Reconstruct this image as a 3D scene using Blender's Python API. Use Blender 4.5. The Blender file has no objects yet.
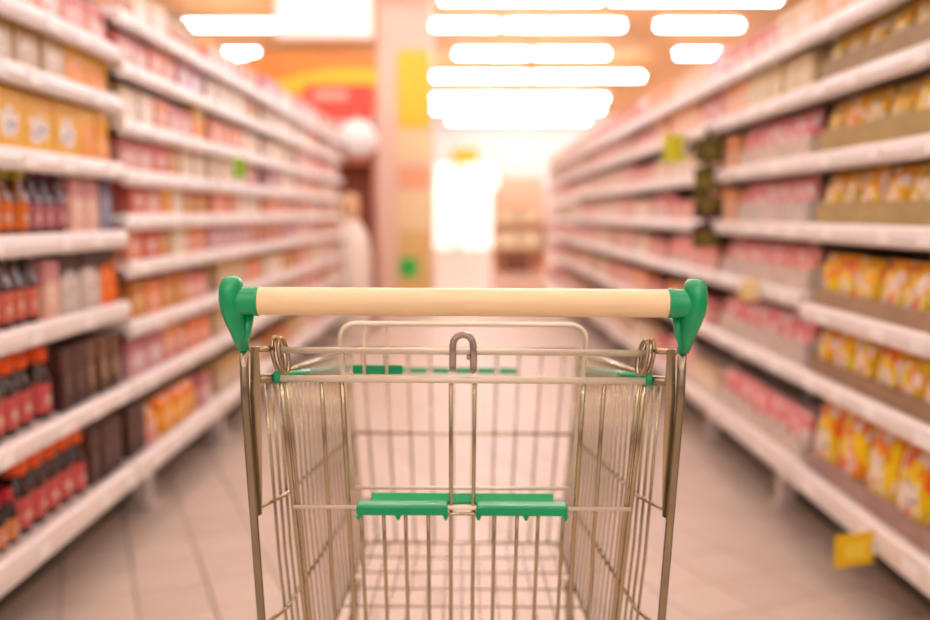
import bpy, bmesh, math, random
from mathutils import Vector, Matrix
random.seed(7)
PI = math.pi
S = bpy.context.scene
C = S.collection

# ------------------------------------------------------------------ camera
cam = bpy.data.cameras.new('camera')
camo = bpy.data.objects.new('camera', cam); C.objects.link(camo)
cam.sensor_width = 36.0
cam.lens = 900.0 / 930.0 * 36.0
camo.location = (0, 0, 1.1)
camo.rotation_euler = (math.radians(90) - math.atan(97 / 900), 0, 0)
cam.dof.use_dof = True
cam.dof.focus_distance = 1.08
cam.dof.aperture_fstop = 1.7
cam.dof.aperture_blades = 0
cam.clip_end = 100
S.camera = camo

# ------------------------------------------------------------------ world and exposure
W = bpy.data.worlds.new('world'); S.world = W
W.use_nodes = True
W.node_tree.nodes['Background'].inputs[0].default_value = (1.0, 0.9, 0.8, 1)
W.node_tree.nodes['Background'].inputs[1].default_value = 0.6
S.view_settings.view_transform = 'Standard'
S.view_settings.look = 'None'
S.view_settings.gamma = 1.0
S.view_settings.use_curve_mapping = False
S.view_settings.exposure = -0.25
TUBE_EMIT = 36.0          # fluorescent diffusers
WINDOW_EMIT = 0.8         # daylight in the shop front at the end of the aisle

# ------------------------------------------------------------------ materials
MATS = {}
def lin(h):
    h = h.lstrip('#')
    v = [int(h[i:i + 2], 16) / 255 for i in (0, 2, 4)]
    return tuple((c / 12.92 if c <= .04045 else ((c + .055) / 1.055) ** 2.4) for c in v) + (1,)
def newmat(name):
    m = bpy.data.materials.new(name); m.use_nodes = True
    return m, m.node_tree, m.node_tree.nodes['Principled BSDF']
def mat(name, col, rough=.5, metal=0.0, noise=0.0, scale=8.0, bump=0.0, spec=.5, coat=0.0):
    if name in MATS: return MATS[name]
    m, t, b = newmat(name)
    c = lin(col) if isinstance(col, str) else tuple(col) + (1,)
    b.inputs['Base Color'].default_value = c
    b.inputs['Roughness'].default_value = rough
    b.inputs['Metallic'].default_value = metal
    b.inputs['Specular IOR Level'].default_value = spec
    b.inputs['Coat Weight'].default_value = coat
    if noise or bump:
        tc = t.nodes.new('ShaderNodeTexCoord'); n = t.nodes.new('ShaderNodeTexNoise')
        n.inputs['Scale'].default_value = scale; n.inputs['Detail'].default_value = 3
        t.links.new(tc.outputs['Object'], n.inputs['Vector'])
        if noise:
            mx = t.nodes.new('ShaderNodeMix'); mx.data_type = 'RGBA'
            mx.inputs['A'].default_value = tuple(x * (1 - noise) for x in c[:3]) + (1,)
            mx.inputs['B'].default_value = tuple(min(1, x * (1 + noise)) for x in c[:3]) + (1,)
            t.links.new(n.outputs['Fac'], mx.inputs['Factor'])
            t.links.new(mx.outputs['Result'], b.inputs['Base Color'])
        if bump:
            bp = t.nodes.new('ShaderNodeBump'); bp.inputs['Strength'].default_value = bump
            bp.inputs['Distance'].default_value = .002
            t.links.new(n.outputs['Fac'], bp.inputs['Height'])
            t.links.new(bp.outputs['Normal'], b.inputs['Normal'])
    MATS[name] = m
    return m
def emat(name, col, strength):
    m, t, b = newmat(name)
    b.inputs['Base Color'].default_value = lin(col)
    b.inputs['Emission Color'].default_value = lin(col)
    b.inputs['Emission Strength'].default_value = strength
    MATS[name] = m
    return m
def print_mat(name, base, top, patch, dot, topz=.62, rough=.38, seed=0.0, patchr=.30, busy=None):
    """printed wrapper: base colour, coloured top field, ragged pale panel and small dark marks"""
    if name in MATS: return MATS[name]
    m, t, b = newmat(name)
    N, L = t.nodes, t.links
    b.inputs['Roughness'].default_value = rough
    b.inputs['Specular IOR Level'].default_value = .18
    tc = N.new('ShaderNodeTexCoord'); sp = N.new('ShaderNodeSeparateXYZ')
    L.new(tc.outputs['Generated'], sp.inputs[0])
    oi = N.new('ShaderNodeObjectInfo')
    nz = N.new('ShaderNodeTexNoise'); nz.noise_dimensions = '4D'
    nz.inputs['Scale'].default_value = 6.5; nz.inputs['Detail'].default_value = 2
    L.new(tc.outputs['Generated'], nz.inputs['Vector']); 
    ad = N.new('ShaderNodeMath'); ad.operation = 'MULTIPLY_ADD'
    L.new(oi.outputs['Random'], ad.inputs[0]); ad.inputs[1].default_value = 2.5; ad.inputs[2].default_value = seed
    L.new(ad.outputs[0], nz.inputs['W'])
    def math_(op, a, bb):
        n = N.new('ShaderNodeMath'); n.operation = op
        for i, v in enumerate((a, bb)):
            if hasattr(v, 'is_linked'): L.new(v, n.inputs[i])
            else: n.inputs[i].default_value = v
        return n.outputs[0]
    def mix(fac, A, B):
        n = N.new('ShaderNodeMix'); n.data_type = 'RGBA'
        L.new(fac, n.inputs['Factor'])
        for k, v in (('A', A), ('B', B)):
            if hasattr(v, 'is_linked'): L.new(v, n.inputs[k])
            else: n.inputs[k].default_value = lin(v)
        return n.outputs['Result']
    def step(v, lo, hi):
        n = N.new('ShaderNodeMapRange'); L.new(v, n.inputs[0])
        n.inputs[1].default_value = lo; n.inputs[2].default_value = hi
        return n.outputs[0]
    zz = math_('ADD', sp.outputs[2], math_('MULTIPLY', math_('SUBTRACT', nz.outputs['Fac'], .5), .8))
    c1 = mix(step(zz, topz - .03, topz + .03), base, top)
    dx = math_('SUBTRACT', sp.outputs[0], .5); dz = math_('MULTIPLY', math_('SUBTRACT', sp.outputs[2], .42), 1.25)
    r = math_('SQRT', math_('ADD', math_('MULTIPLY', dx, dx), math_('MULTIPLY', dz, dz)), 0)
    r = math_('ADD', r, math_('MULTIPLY', math_('SUBTRACT', nz.outputs['Fac'], .5), .65))
    c2 = mix(step(r, patchr + .03, patchr - .03), c1, patch)
    v = N.new('ShaderNodeTexNoise'); v.inputs['Scale'].default_value = 9; v.inputs['Detail'].default_value = 1
    L.new(tc.outputs['Generated'], v.inputs['Vector'])
    k = math_('MULTIPLY', step(v.outputs['Fac'], .58, .62), step(r, .24, .2))
    c3 = mix(k, c2, dot)
    if busy:                                    # extra printed blobs in the wrapper's accent colours
        vo = N.new('ShaderNodeTexVoronoi'); vo.inputs['Scale'].default_value = 4.6; vo.voronoi_dimensions = '4D'
        L.new(tc.outputs['Generated'], vo.inputs['Vector']); L.new(ad.outputs[0], vo.inputs['W'])
        sc = N.new('ShaderNodeSeparateColor'); L.new(vo.outputs['Color'], sc.inputs[0])
        c3 = mix(step(sc.outputs[0], .80, .82), c3, busy[0])
        c3 = mix(step(sc.outputs[1], .82, .84), c3, busy[1])
        c3 = mix(step(sc.outputs[2], .86, .88), c3, busy[2])
    L.new(c3, b.inputs['Base Color'])
    MATS[name] = m
    return m

WHITE = mat('shelf_white', '#e6dcd4', .35, noise=.03, scale=3)
RAIL = mat('rail_white', '#ece3dc', .36, noise=.03, scale=5)
GREYBACK = mat('back_panel_brown', '#6d5647', .6, noise=.08, scale=3)
STEEL = mat('cart_wire', '#b5a788', .22, metal=.95, noise=.16, scale=30)
STEELD = mat('cart_post', '#968b74', .25, metal=.95, noise=.25, scale=22)
CREAMW = mat('seat_wire', '#e2d5bd', .3, metal=.2, noise=.06, scale=30)
CHROME = mat('hook_metal', '#b0a29a', .25, metal=.8, noise=.35, scale=60)
GREEN = mat('green_plastic', '#019c60', .24, noise=.05, scale=20)
HANDLE = mat('handle_cream', '#f2d6a6', .32, noise=.03, scale=20)
RUBBER = mat('rubber', '#4a4644', .6, noise=.05)
PRICE = mat('price_paper', '#fbf6f0', .55, noise=.02)

# ------------------------------------------------------------------ mesh helpers
def link(name, bm, m, parent=None, smooth=False, loc=None, rot=None):
    me = bpy.data.meshes.new(name); bm.normal_update(); bm.to_mesh(me); bm.free()
    for x in (m if isinstance(m, (list, tuple)) else [m]): me.materials.append(x)
    if smooth:
        for p in me.polygons: p.use_smooth = True
    o = bpy.data.objects.new(name, me); C.objects.link(o)
    if parent: o.parent = parent
    if loc: o.location = loc
    if rot: o.rotation_euler = rot
    return o
def meshof(name, bm, m, smooth=False):
    me = bpy.data.meshes.new(name); bm.normal_update(); bm.to_mesh(me); bm.free()
    for x in (m if isinstance(m, (list, tuple)) else [m]): me.materials.append(x)
    if smooth:
        for p in me.polygons: p.use_smooth = True
    return me
def empty(name, loc=(0, 0, 0), rz=0):
    o = bpy.data.objects.new(name, None); C.objects.link(o)
    o.location = loc; o.rotation_euler = (0, 0, rz); o.empty_display_size = .1
    return o
def tag(o, label, cat, group=None):
    o['label'] = label; o['category'] = cat
    if group: o['group'] = group
    return o
def struct(o): o['kind'] = 'structure'; return o

def box(bm, x0, x1, y0, y1, z0, z1, bev=0.0, seg=1, mi=0):
    r = bmesh.ops.create_cube(bm, size=1)
    vs = r['verts']
    for v in vs:
        v.co = Vector((x0 + (v.co.x + .5) * (x1 - x0), y0 + (v.co.y + .5) * (y1 - y0), z0 + (v.co.z + .5) * (z1 - z0)))
    fs = list({f for v in vs for f in v.link_faces})
    for f in fs: f.material_index = mi
    if bev:
        es = list({e for v in vs for e in v.link_edges})
        bmesh.ops.bevel(bm, geom=es, offset=bev, segments=seg, affect='EDGES', profile=.5)
    return bm
def B(*a, **k): return box(bmesh.new(), *a, **k)
def lathe(prof, seg=16, bm=None, sy=1.0, c=(0, 0)):
    bm = bm or bmesh.new()
    rings = []
    for r, z in prof:
        if r < 1e-5: rings.append([bm.verts.new((c[0], c[1], z))])
        else: rings.append([bm.verts.new((c[0] + r * math.cos(2 * PI * i / seg), c[1] + r * sy * math.sin(2 * PI * i / seg), z)) for i in range(seg)])
    for a, b in zip(rings, rings[1:]):
        for i in range(seg):
            j = (i + 1) % seg
            if len(a) == 1 and len(b) == 1: continue
            if len(a) == 1: bm.faces.new((a[0], b[j], b[i]))
            elif len(b) == 1: bm.faces.new((a[i], a[j], b[0]))
            else: bm.faces.new((a[i], a[j], b[j], b[i]))
    if len(rings[0]) > 1: bm.faces.new(list(reversed(rings[0])))
    if len(rings[-1]) > 1: bm.faces.new(rings[-1])
    bmesh.ops.recalc_face_normals(bm, faces=bm.faces)
    return bm
def tube(pts, r, seg=8, bm=None, closed=False, rs=None):
    bm = bm or bmesh.new()
    P = [Vector(p) for p in pts]; n = len(P)
    up = None; rings = []
    for i, p in enumerate(P):
        if closed: d = (P[(i + 1) % n] - P[i - 1])
        else: d = (P[min(i + 1, n - 1)] - P[max(i - 1, 0)])
        d.normalize()
        if up is None:
            up = Vector((0, 0, 1)) if abs(d.z) < .9 else Vector((0, 1, 0))
        s = d.cross(up).normalized(); up = s.cross(d).normalized()
        rr = rs[i] if rs else r
        rings.append([bm.verts.new(p + (s * math.cos(2 * PI * k / seg) + up * math.sin(2 * PI * k / seg)) * rr) for k in range(seg)])
    for a, b in (list(zip(rings, rings[1:])) + ([(rings[-1], rings[0])] if closed else [])):
        for k in range(seg):
            j = (k + 1) % seg
            bm.faces.new((a[k], a[j], b[j], b[k]))
    if not closed:
        bm.faces.new(list(reversed(rings[0]))); bm.faces.new(rings[-1])
    bmesh.ops.recalc_face_normals(bm, faces=bm.faces)
    return bm
def arc(c, r, a0, a1, n, plane='xz', y=0):
    out = []
    for i in range(n + 1):
        a = a0 + (a1 - a0) * i / n
        out.append((c[0] + r * math.cos(a), y, c[1] + r * math.sin(a)))
    return out
def prism(pts, y0, y1, bm=None, bev=0):
    """polygon in xz extruded along y"""
    bm = bm or bmesh.new()
    a = [bm.verts.new((x, y0, z)) for x, z in pts]; b = [bm.verts.new((x, y1, z)) for x, z in pts]
    n = len(pts)
    bm.faces.new(a); bm.faces.new(list(reversed(b)))
    for i in range(n):
        j = (i + 1) % n
        bm.faces.new((a[j], a[i], b[i], b[j]))
    bmesh.ops.recalc_face_normals(bm, faces=bm.faces)
    if bev:
        bmesh.ops.bevel(bm, geom=[e for e in bm.edges], offset=bev, segments=1, affect='EDGES')
    return bm
def loft(secs, seg=16, bm=None):
    """secs: (cx, cy, z, rx, ry) stacked ellipses"""
    bm = bm or bmesh.new(); rings = []
    for cx, cy, z, rx, ry in secs:
        rings.append([bm.verts.new((cx + rx * math.cos(2 * PI * i / seg), cy + ry * math.sin(2 * PI * i / seg), z)) for i in range(seg)])
    for a, b in zip(rings, rings[1:]):
        for i in range(seg):
            j = (i + 1) % seg; bm.faces.new((a[i], a[j], b[j], b[i]))
    bm.faces.new(list(reversed(rings[0]))); bm.faces.new(rings[-1])
    bmesh.ops.recalc_face_normals(bm, faces=bm.faces)
    return bm

TF = math.atan(97 / 900)
def proj(x, y, z):
    z -= 1.1; c, s = math.cos(TF), math.sin(TF)
    w = y * c - z * s; v = y * s + z * c
    if w < .05: return (-999, -999)
    return (465 + 900 * x / w, 310 - 900 * v / w)

# ================================================================== THE HALL
XH, Y0, Y1, ZC = 9.0, -5.0, 25.0, 3.73
GROUT = mat('grout', '#9c8d83', .8, noise=.06, scale=6)
CEIL = mat('ceiling_tan', '#e6a664', .85, noise=.05, scale=.8)
WALLM = mat('wall_cream', '#f6efe8', .8, noise=.04, scale=.7)
def tile_material():
    m, t, b = newmat('floor_tile')
    N, L = t.nodes, t.links
    oi = N.new('ShaderNodeObjectInfo'); tc = N.new('ShaderNodeTexCoord'); nz = N.new('ShaderNodeTexNoise')
    nz.inputs['Scale'].default_value = 14; nz.inputs['Detail'].default_value = 4
    L.new(tc.outputs['Object'], nz.inputs['Vector'])
    mx = N.new('ShaderNodeMix'); mx.data_type = 'RGBA'
    mx.inputs['A'].default_value = lin('#d2c1b1'); mx.inputs['B'].default_value = lin('#e0d0c1')
    ad = N.new('ShaderNodeMath'); ad.operation = 'MULTIPLY_ADD'; ad.inputs[1].default_value = .45
    L.new(oi.outputs['Random'], ad.inputs[0])
    mu = N.new('ShaderNodeMath'); mu.operation = 'MULTIPLY'; mu.inputs[1].default_value = .55
    L.new(nz.outputs['Fac'], mu.inputs[0]); L.new(mu.outputs[0], ad.inputs[2])
    L.new(ad.outputs[0], mx.inputs['Factor']); L.new(mx.outputs['Result'], b.inputs['Base Color'])
    b.inputs['Roughness'].default_value = .48
    return m
TILE = tile_material()
floor = struct(link('floor', B(-XH, XH, Y0, Y1, -.2, -.007), GROUT))
TS, TA = .2, math.radians(23)
tile_me = meshof('floor_tile', B(-TS / 2 + .0025, TS / 2 - .0025, -TS / 2 + .0025, TS / 2 - .0025, -.0075, 0, bev=.0015), TILE)
spots = []
for i in range(-90, 130):
    for j in range(-60, 150):
        x = (i * math.cos(TA) - j * math.sin(TA)) * TS; y = (i * math.sin(TA) + j * math.cos(TA)) * TS
        if (abs(x) < 1.75 and -.6 < y < 15.5) or (abs(x) < 4.5 and 11.9 < y < 24.8): spots.append((x, y))
inview = []; rest = []
for (x, y) in spots:
    u, v = proj(x, y, 0)
    # seen in the aisle: inside the frame and not hidden under the shelving
    if -40 < u < 970 and 270 < v < 680 and abs(x) < 1.30: inview.append((y, x))
    else: rest.append((x, y))
inview.sort()
for y, x in inview[:300]:
    o = bpy.data.objects.new('floor_tile', tile_me); C.objects.link(o)
    o.parent = floor; o.location = (x, y, 0); o.rotation_euler = (0, 0, TA)
rest += [(x, y) for y, x in inview[300:]]
bm = bmesh.new(); ca, sa = math.cos(TA), math.sin(TA); h = TS / 2 - .003
for (x, y) in rest:
    q = []
    for z in (0, -.0075):
        for (a, b) in ((-h, -h), (h, -h), (h, h), (-h, h)):
            q.append(bm.verts.new((x + a * ca - b * sa, y + a * sa + b * ca, z)))
    bm.faces.new(q[:4])
    for k in range(4):
        bm.faces.new((q[k], q[4 + k], q[4 + (k + 1) % 4], q[(k + 1) % 4]))
bmesh.ops.recalc_face_normals(bm, faces=bm.faces)
ft = link('floor_tile_field', bm, TILE, floor); ft['kind'] = 'stuff'

struct(link('ceiling', B(-XH, XH, Y0, Y1, ZC, ZC + .15), CEIL))
struct(link('wall_left', B(-XH - .15, -XH, Y0, Y1, -.2, ZC), WALLM))
struct(link('wall_right', B(XH, XH + .15, Y0, Y1, -.2, ZC), WALLM))
struct(link('wall_near', B(-XH - .15, XH + .15, Y0 - .15, Y0, -.2, ZC), WALLM))
wb = bmesh.new()
WX0, WX1, WZ = -1.4, 1.0, 2.5
box(wb, -XH - .15, WX0, Y1, Y1 + .15, -.2, ZC); box(wb, WX1, XH + .15, Y1, Y1 + .15, -.2, ZC)
box(wb, WX0, WX1, Y1, Y1 + .15, WZ, ZC); box(wb, WX0, WX1, Y1, Y1 + .15, -.2, 0)
struct(link('wall_far', wb, WALLM))
DAY = emat('daylight_glass', '#fffaf4', WINDOW_EMIT)
FRAME = mat('window_frame', '#d9cabb', .5, noise=.03)
npan = 2; pw = (WX1 - WX0) / npan
for k in range(npan):
    xa, xb = WX0 + k * pw, WX0 + (k + 1) * pw
    f = bmesh.new()
    for a in ((xa, xa + .06, 0, WZ), (xb - .06, xb, 0, WZ), (xa + .06, xb - .06, 0, .1), (xa + .06, xb - .06, WZ - .06, WZ), (xa + .06, xb - .06, 2.2, 2.26)):
        box(f, a[0], a[1], Y1 + .01, Y1 + .09, a[2], a[3])
    w = struct(link('window_%d' % (k + 1), f, FRAME))
    for z0, z1 in ((.1, 2.2), (2.26, WZ - .06)):
        link('pane', B(xa + .06, xb - .06, Y1 + .04, Y1 + .055, z0, z1), DAY, w)

# ------------------------------------------------------------------ ceiling lights
HOUS = mat('lamp_housing', '#f2e6da', .5, noise=.02)
TUBE = emat('lamp_diffuser', '#eef3ff', TUBE_EMIT)
def ceiling_light(x0, x1, y, label):
    cx, L_ = (x0 + x1) / 2, (x1 - x0)
    r = empty('ceiling_light', (cx, y, ZC))
    # hung on short rods: narrow spine with a wide diffuser below it that also washes the ceiling
    link('housing', B(-L_ / 2, L_ / 2, -.03, .03, -.27, -.2301, bev=.006), HOUS, r)
    d = lathe([(.032, -L_ / 2 + .03), (.04, -L_ / 2 + .04), (.04, L_ / 2 - .04), (.032, L_ / 2 - .03)], 12)
    bmesh.ops.rotate(d, verts=d.verts, matrix=Matrix.Rotation(PI / 2, 3, 'Y'))
    bmesh.ops.translate(d, verts=d.verts, vec=(0, 0, -.315))
    link('diffuser', d, TUBE, r)
    for s in (-1, 1):
        link('end_cap', B(s * L_ / 2 - .03 if s > 0 else -L_ / 2, L_ / 2 if s > 0 else -L_ / 2 + .03, -.045, .045, -.36, -.2702, bev=.006), HOUS, r)
        link('hanger', tube([(s * L_ * .35, 0, -.231), (s * L_ * .35, 0, 0)], .006, 6), HOUS, r)
    tag(r, label, 'light', 'ceiling fluorescent lights')
rows = [(10.1, [(-.28, 1.5), (1.55, 3.44)], 'topmost row of ceiling lights in the photo'),
        (11.5, [(-3.64, -2.23), (-1.08, .42), (.48, 1.98), (2.36, 3.45)], 'second row of ceiling lights from the top'),
        (13.5, [(-3.6, -3.0), (-.15, .95), (1.0, 2.1), (3.07, 3.79)], 'third row of ceiling lights from the top'),
        (15.7, [(-.8, 1.1), (1.15, 3.05)], 'fourth row of ceiling lights from the top'),
        (18.7, [(-.9, .95), (1.0, 2.9)], 'fifth row of ceiling lights, far down the hall'),
        (20.6, [(-.9, 1.1), (1.15, 3.1)], 'sixth row of ceiling lights, far down the hall'),
        (23.0, [(-.4, 1.35), (1.4, 3.1)], 'last row of lights by the shop front')]
ordw = ['leftmost', 'second', 'third', 'rightmost']
for y, segs, w in rows:
    for k, (a, b) in enumerate(segs):
        pos = 'only one' if len(segs) == 1 else 'leftmost' if k == 0 else ('rightmost' if k == len(segs) - 1 else ('second from left' if k == 1 else 'third from left'))
        ceiling_light(a, b, y, 'white lamp, %s in the %s' % (pos, w))
for y in (14.6, 16.6, 18.8, 21.0, 23.4):       # added lamps, unseen behind the shelving, to brighten the far end
    for a, b, w in ((-8.2, -6.3, 'left'), (-6.1, -4.4, 'left'), (4.4, 6.1, 'right'), (6.3, 8.2, 'right')):
        ceiling_light(a, b, y, 'added fill lamp hidden behind the %s shelving at the far end' % w)
for y in (-3.2, -1.0, 1.2, 3.4, 5.6, 7.7):
    for k, (a, b) in enumerate(((-4.6, -2.8), (-1.9, -.1), (.1, 1.9), (2.8, 4.6))):
        ceiling_light(a, b, y, 'white fluorescent lamp above the near end of the aisle, outside the picture')

# ================================================================== SHELVING
SX = 1.05            # front edge of the shelves from the aisle's middle line
DEPTH = .42
def gondola(side, ya, yb, levels, label, topz):
    """one shelving unit; local x runs along the aisle, local -y faces the aisle"""
    L_ = yb - ya
    cx = side * SX
    r = empty('shelving_unit', (cx, (ya + yb) / 2, 0), -side * PI / 2)
    # local: front edge at y=0, depth towards +y
    h = L_ / 2
    link('back_panel', B(-h + .03, h - .03, DEPTH + .005, DEPTH + .02, .2, topz), GREYBACK, r)
    for s in (-1, 1):
        link('upright', B(s * h - (.03 if s > 0 else 0), s * h + (0 if s > 0 else .03), DEPTH - .0, DEPTH + .05, 0, topz + .02, bev=.004), WHITE, r)
    if True:
        # foot standing on the floor under the middle of the base shelf, added dark panel behind it for the shade
        link('shade_panel', B(-h + .002, h - .002, .24, .255, .002, .27), mat('shade_dark', '#4c423c', .6, noise=.06), r)
        fb = bmesh.new()
        fx = 0.0
        box(fb, fx - .03, fx + .03, .13, .19, .012, .24, bev=.006)
        box(fb, fx - .045, fx + .045, .11, .21, 0, .014, bev=.004)
        link('foot', fb, WHITE, r)
    for i, z in enumerate(levels):
        base = (i == 0)
        rh = .072 if base else .05
        sh = link('shelf', B(-h + .004, h - .004, .012, DEPTH, z - .028, z, bev=.003), WHITE, r)
        # rounded price rail on the front edge
        pr = []
        n = 8
        rb = bmesh.new()
        prof = [(.014, z + .004), (.004, z + .004), (-.004, z - .004), (-.008, z - rh * .5), (-.004, z - rh + .006), (.004, z - rh), (.014, z - rh)]
        a = [rb.verts.new((-h + .006, y, zz)) for y, zz in prof]; b = [rb.verts.new((h - .006, y, zz)) for y, zz in prof]
        rb.faces.new(a); rb.faces.new(list(reversed(b)))
        for k in range(len(prof)):
            j = (k + 1) % len(prof); rb.faces.new((a[j], a[k], b[k], b[j]))
        bmesh.ops.recalc_face_normals(rb, faces=rb.faces)
        link('price_rail', rb, RAIL, sh)
        x = -h + random.uniform(.05, .2)
        while x < h - .1:
            w = random.choice((.06, .075))
            link('price_tag', B(x, x + w, -.0105, -.0075, z - rh * .5 - .016, z - rh * .5 + .016), PRICE, sh)
            x += random.uniform(.18, .4)
    tag(r, label, 'shelving', 'white shelving units along the aisle')
    return r

BAYS_L = [1.3, 2.8, 3.8, 4.8, 5.8, 6.8, 7.8]
LV_L1 = [.305, .565, .825, 1.045, 1.25, 1.45, 1.60]
LV_L2 = [.305, .565, .755, .945, 1.095, 1.235, 1.39, 1.565, 1.72]
BAYS_R = [1.3, 2.8, 3.8, 4.8, 5.8, 6.8, 7.8, 8.8, 9.8, 10.8, 11.8]
LV_R1 = [.305, .61, .82, 1.065, 1.275, 1.485, 1.66]
LV_R2 = [.305, .61, .85, 1.065, 1.275, 1.485, 1.66]

NTH = ['nearest', 'second', 'third', 'fourth', 'fifth', 'sixth', 'seventh', 'eighth', 'ninth', 'tenth', 'eleventh', 'twelfth',
       'thirteenth', 'fourteenth', 'fifteenth', 'sixteenth', 'seventeenth', 'eighteenth', 'nineteenth', 'twentieth']
UNITS = {}
for side, bays, l1, l2, sn in ((-1, BAYS_L, LV_L1, LV_L2, 'left'), (1, BAYS_R, LV_R1, LV_R2, 'right')):
    for k in range(len(bays) - 1):
        lv = l1 if k == 0 else l2
        UNITS[(side, k)] = gondola(side, bays[k], bays[k + 1], lv,
            'white metal shelving bay, %s on the %s side of the aisle' % (NTH[k] + (' to the camera' if k == 0 else ''), sn),
            lv[-1] + (.22 if side < 0 else .26))

# ================================================================== PRODUCTS
PROTO = {}
def proto(key, name, cat, desc, parts, w, d):
    PROTO[key] = dict(name=name, cat=cat, desc=desc, parts=parts, w=w, d=d, h=max(v.co.z for v in parts[0][1].vertices) if len(parts) < 2 else max(max(v.co.z for v in m_.vertices) for _, m_ in parts))
def bottle(key, desc, body, cap, label, h=.18, r=.032, neck=.4, name='sauce_bottle', label2=None, capr=.62):
    bmat = mat('bottle_' + body, body, .18, coat=.3, noise=.05)
    sh = h * (1 - neck)
    b = lathe([(r * .9, 0), (r, .006), (r, sh * .82), (r * .93, sh * .93), (r * .72, sh * 1.06), (r * .48, h * .80), (r * .45, h * .83)], 14)
    c = lathe([(r * capr, h * .80), (r * capr, h * .985), (r * capr * .88, h), (0, h)], 12)
    l = lathe([(r * 1.012, sh * .16), (r * 1.018, sh * .17), (r * 1.018, sh * .78), (r * 1.012, sh * .79)], 14)
    lm = print_mat('lab_' + key, label, label2 or label, '#e9c9b4', '#3a2420', topz=.6, patchr=.2, seed=len(PROTO))
    proto(key, name, 'bottle', desc, [('body', meshof(name, b, bmat, True)), ('cap', meshof('cap', c, mat('cap_' + cap, cap, .3, noise=.03), False)),
          ('label_band', meshof('label_band', l, lm, False))], 2 * r, 2 * r)
def carton(key, desc, base, top, patch, dot, w=.12, d=.09, h=.13, name='carton', cat='box', topz=.66, patchr=.26, flap=True, rough=.45):
    m = print_mat('carton_' + key, base, top, patch, dot, topz=topz, patchr=patchr, seed=len(PROTO) * 1.7, rough=rough)
    b = B(-w / 2, w / 2, 0, d, 0, h, bev=.003)
    p = [('body', meshof(name, b, m))]
    if flap:
        f = bmesh.new(); box(f, -w / 2 + .004, w / 2 - .004, .006, d - .006, h - .001, h + .0025)
        p.append(('flap', meshof('flap', f, mat('flap_' + top, top, .5, noise=.03))))
    proto(key, name, cat, desc, p, w, d)
def bag(key, desc, base, top, patch, dot, w=.13, d=.06, h=.17, name='snack_bag', topz=.6, patchr=.28, busy=None):
    m = print_mat('bag_' + key, base, top, patch, dot, topz=topz, patchr=patchr, seed=len(PROTO) * 2.3, rough=.28, busy=busy)
    bm = bmesh.new(); seg = 16; rings = []
    secs = [(0, .42, .55), (.03, .47, .85), (.15, .5, 1), (.4, .5, 1.0), (.62, .49, .9), (.8, .475, .6), (.9, .475, .22), (.93, .48, .07), (1, .48, .07)]
    for t_, hw, dd in secs:
        ring = []
        for i in range(seg):
            a = 2 * PI * i / seg
            ex = math.copysign(abs(math.cos(a)) ** .55, math.cos(a)); ey = math.copysign(abs(math.sin(a)) ** .8, math.sin(a))
            ring.append(bm.verts.new((ex * hw * w, d / 2 + ey * dd * d / 2 + .004 * math.sin(7 * t_ + i), t_ * h)))
        rings.append(ring)
    for a, b in zip(rings, rings[1:]):
        for i in range(seg):
            j = (i + 1) % seg; bm.faces.new((a[i], a[j], b[j], b[i]))
    bm.faces.new(list(reversed(rings[0]))); bm.faces.new(rings[-1])
    bmesh.ops.recalc_face_normals(bm, faces=bm.faces)
    body = meshof(name, bm, m, True)
    sb = bmesh.new()
    n = 9
    for i in range(n):
        x = (-.46 + .92 * (i + .5) / n) * w
        box(sb, x - w * .03, x + w * .03, d / 2 - .0045, d / 2 + .0045, h * .94, h * 1.0)
    proto(key, name, 'bag', desc, [('body', body), ('crimped_seal', meshof('crimped_seal', sb, mat('seal_' + top, top, .3, noise=.05)))], w, d)
def tin(key, desc, body, lid, label, r=.04, h=.12, name='jar'):
    b = lathe([(r * .92, 0), (r, .008), (r, h * .80), (r * .85, h * .86)], 16)
    c = lathe([(r * .9, h * .85), (r * .9, h * .98), (r * .84, h), (0, h)], 16)
    l = lathe([(r * 1.01, h * .15), (r * 1.02, h * .16), (r * 1.02, h * .7), (r * 1.01, h * .71)], 16)
    proto(key, name, 'jar', desc, [('body', meshof(name, b, mat('jar_' + body, body, .3, noise=.06), True)),
          ('lid', meshof('lid', c, mat('cap_' + lid, lid, .3, noise=.03))),
          ('label_band', meshof('label_band', l, print_mat('lab_' + key, label, label, '#d8c6b4', '#3a2420', patchr=.2, seed=len(PROTO))))], 2 * r, 2 * r)

# --- left side kinds
bottle('orange_cap', 'orange-capped dark sauce bottle', '#35201a', '#f8601c', '#c95a58', h=.19, r=.036, capr=.82, neck=.36)
bottle('red_cap', 'small dark bottle with red cap', '#2c1c1a', '#c9283a', '#d98a5a', h=.135, r=.026)
bottle('red_sauce', 'reddish-brown bottle with pink label', '#51241d', '#3a201c', '#d0705c', h=.185, r=.030)
bottle('green_yellow', 'yellow-green capped bottle with orange label', '#8a4a1c', '#b7ac2c', '#d9742a', h=.17, r=.03, capr=.8)
bottle('plum', 'plum-coloured bottle with pink label', '#4b2530', '#5a2a38', '#b46a74', h=.165, r=.032)
bottle('cream_top', 'pale bottle with tan cap', '#cdb69a', '#b08c66', '#d9a58a', h=.13, r=.03)
carton('brown_block', 'dark brown upright carton', '#4a2f28', '#5b3c33', '#74564a', '#2c1a16', w=.075, d=.08, h=.165)
carton('tan_brown', 'brown and tan narrow carton', '#5a3a2a', '#7a5540', '#b59272', '#3a2118', w=.07, d=.08, h=.165)
carton('white_label', 'dark carton with pale grey label', '#c9bdb4', '#4e3a30', '#ddd2ca', '#8a7a76', w=.12, d=.09, h=.165, topz=.62, patchr=.34)
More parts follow.
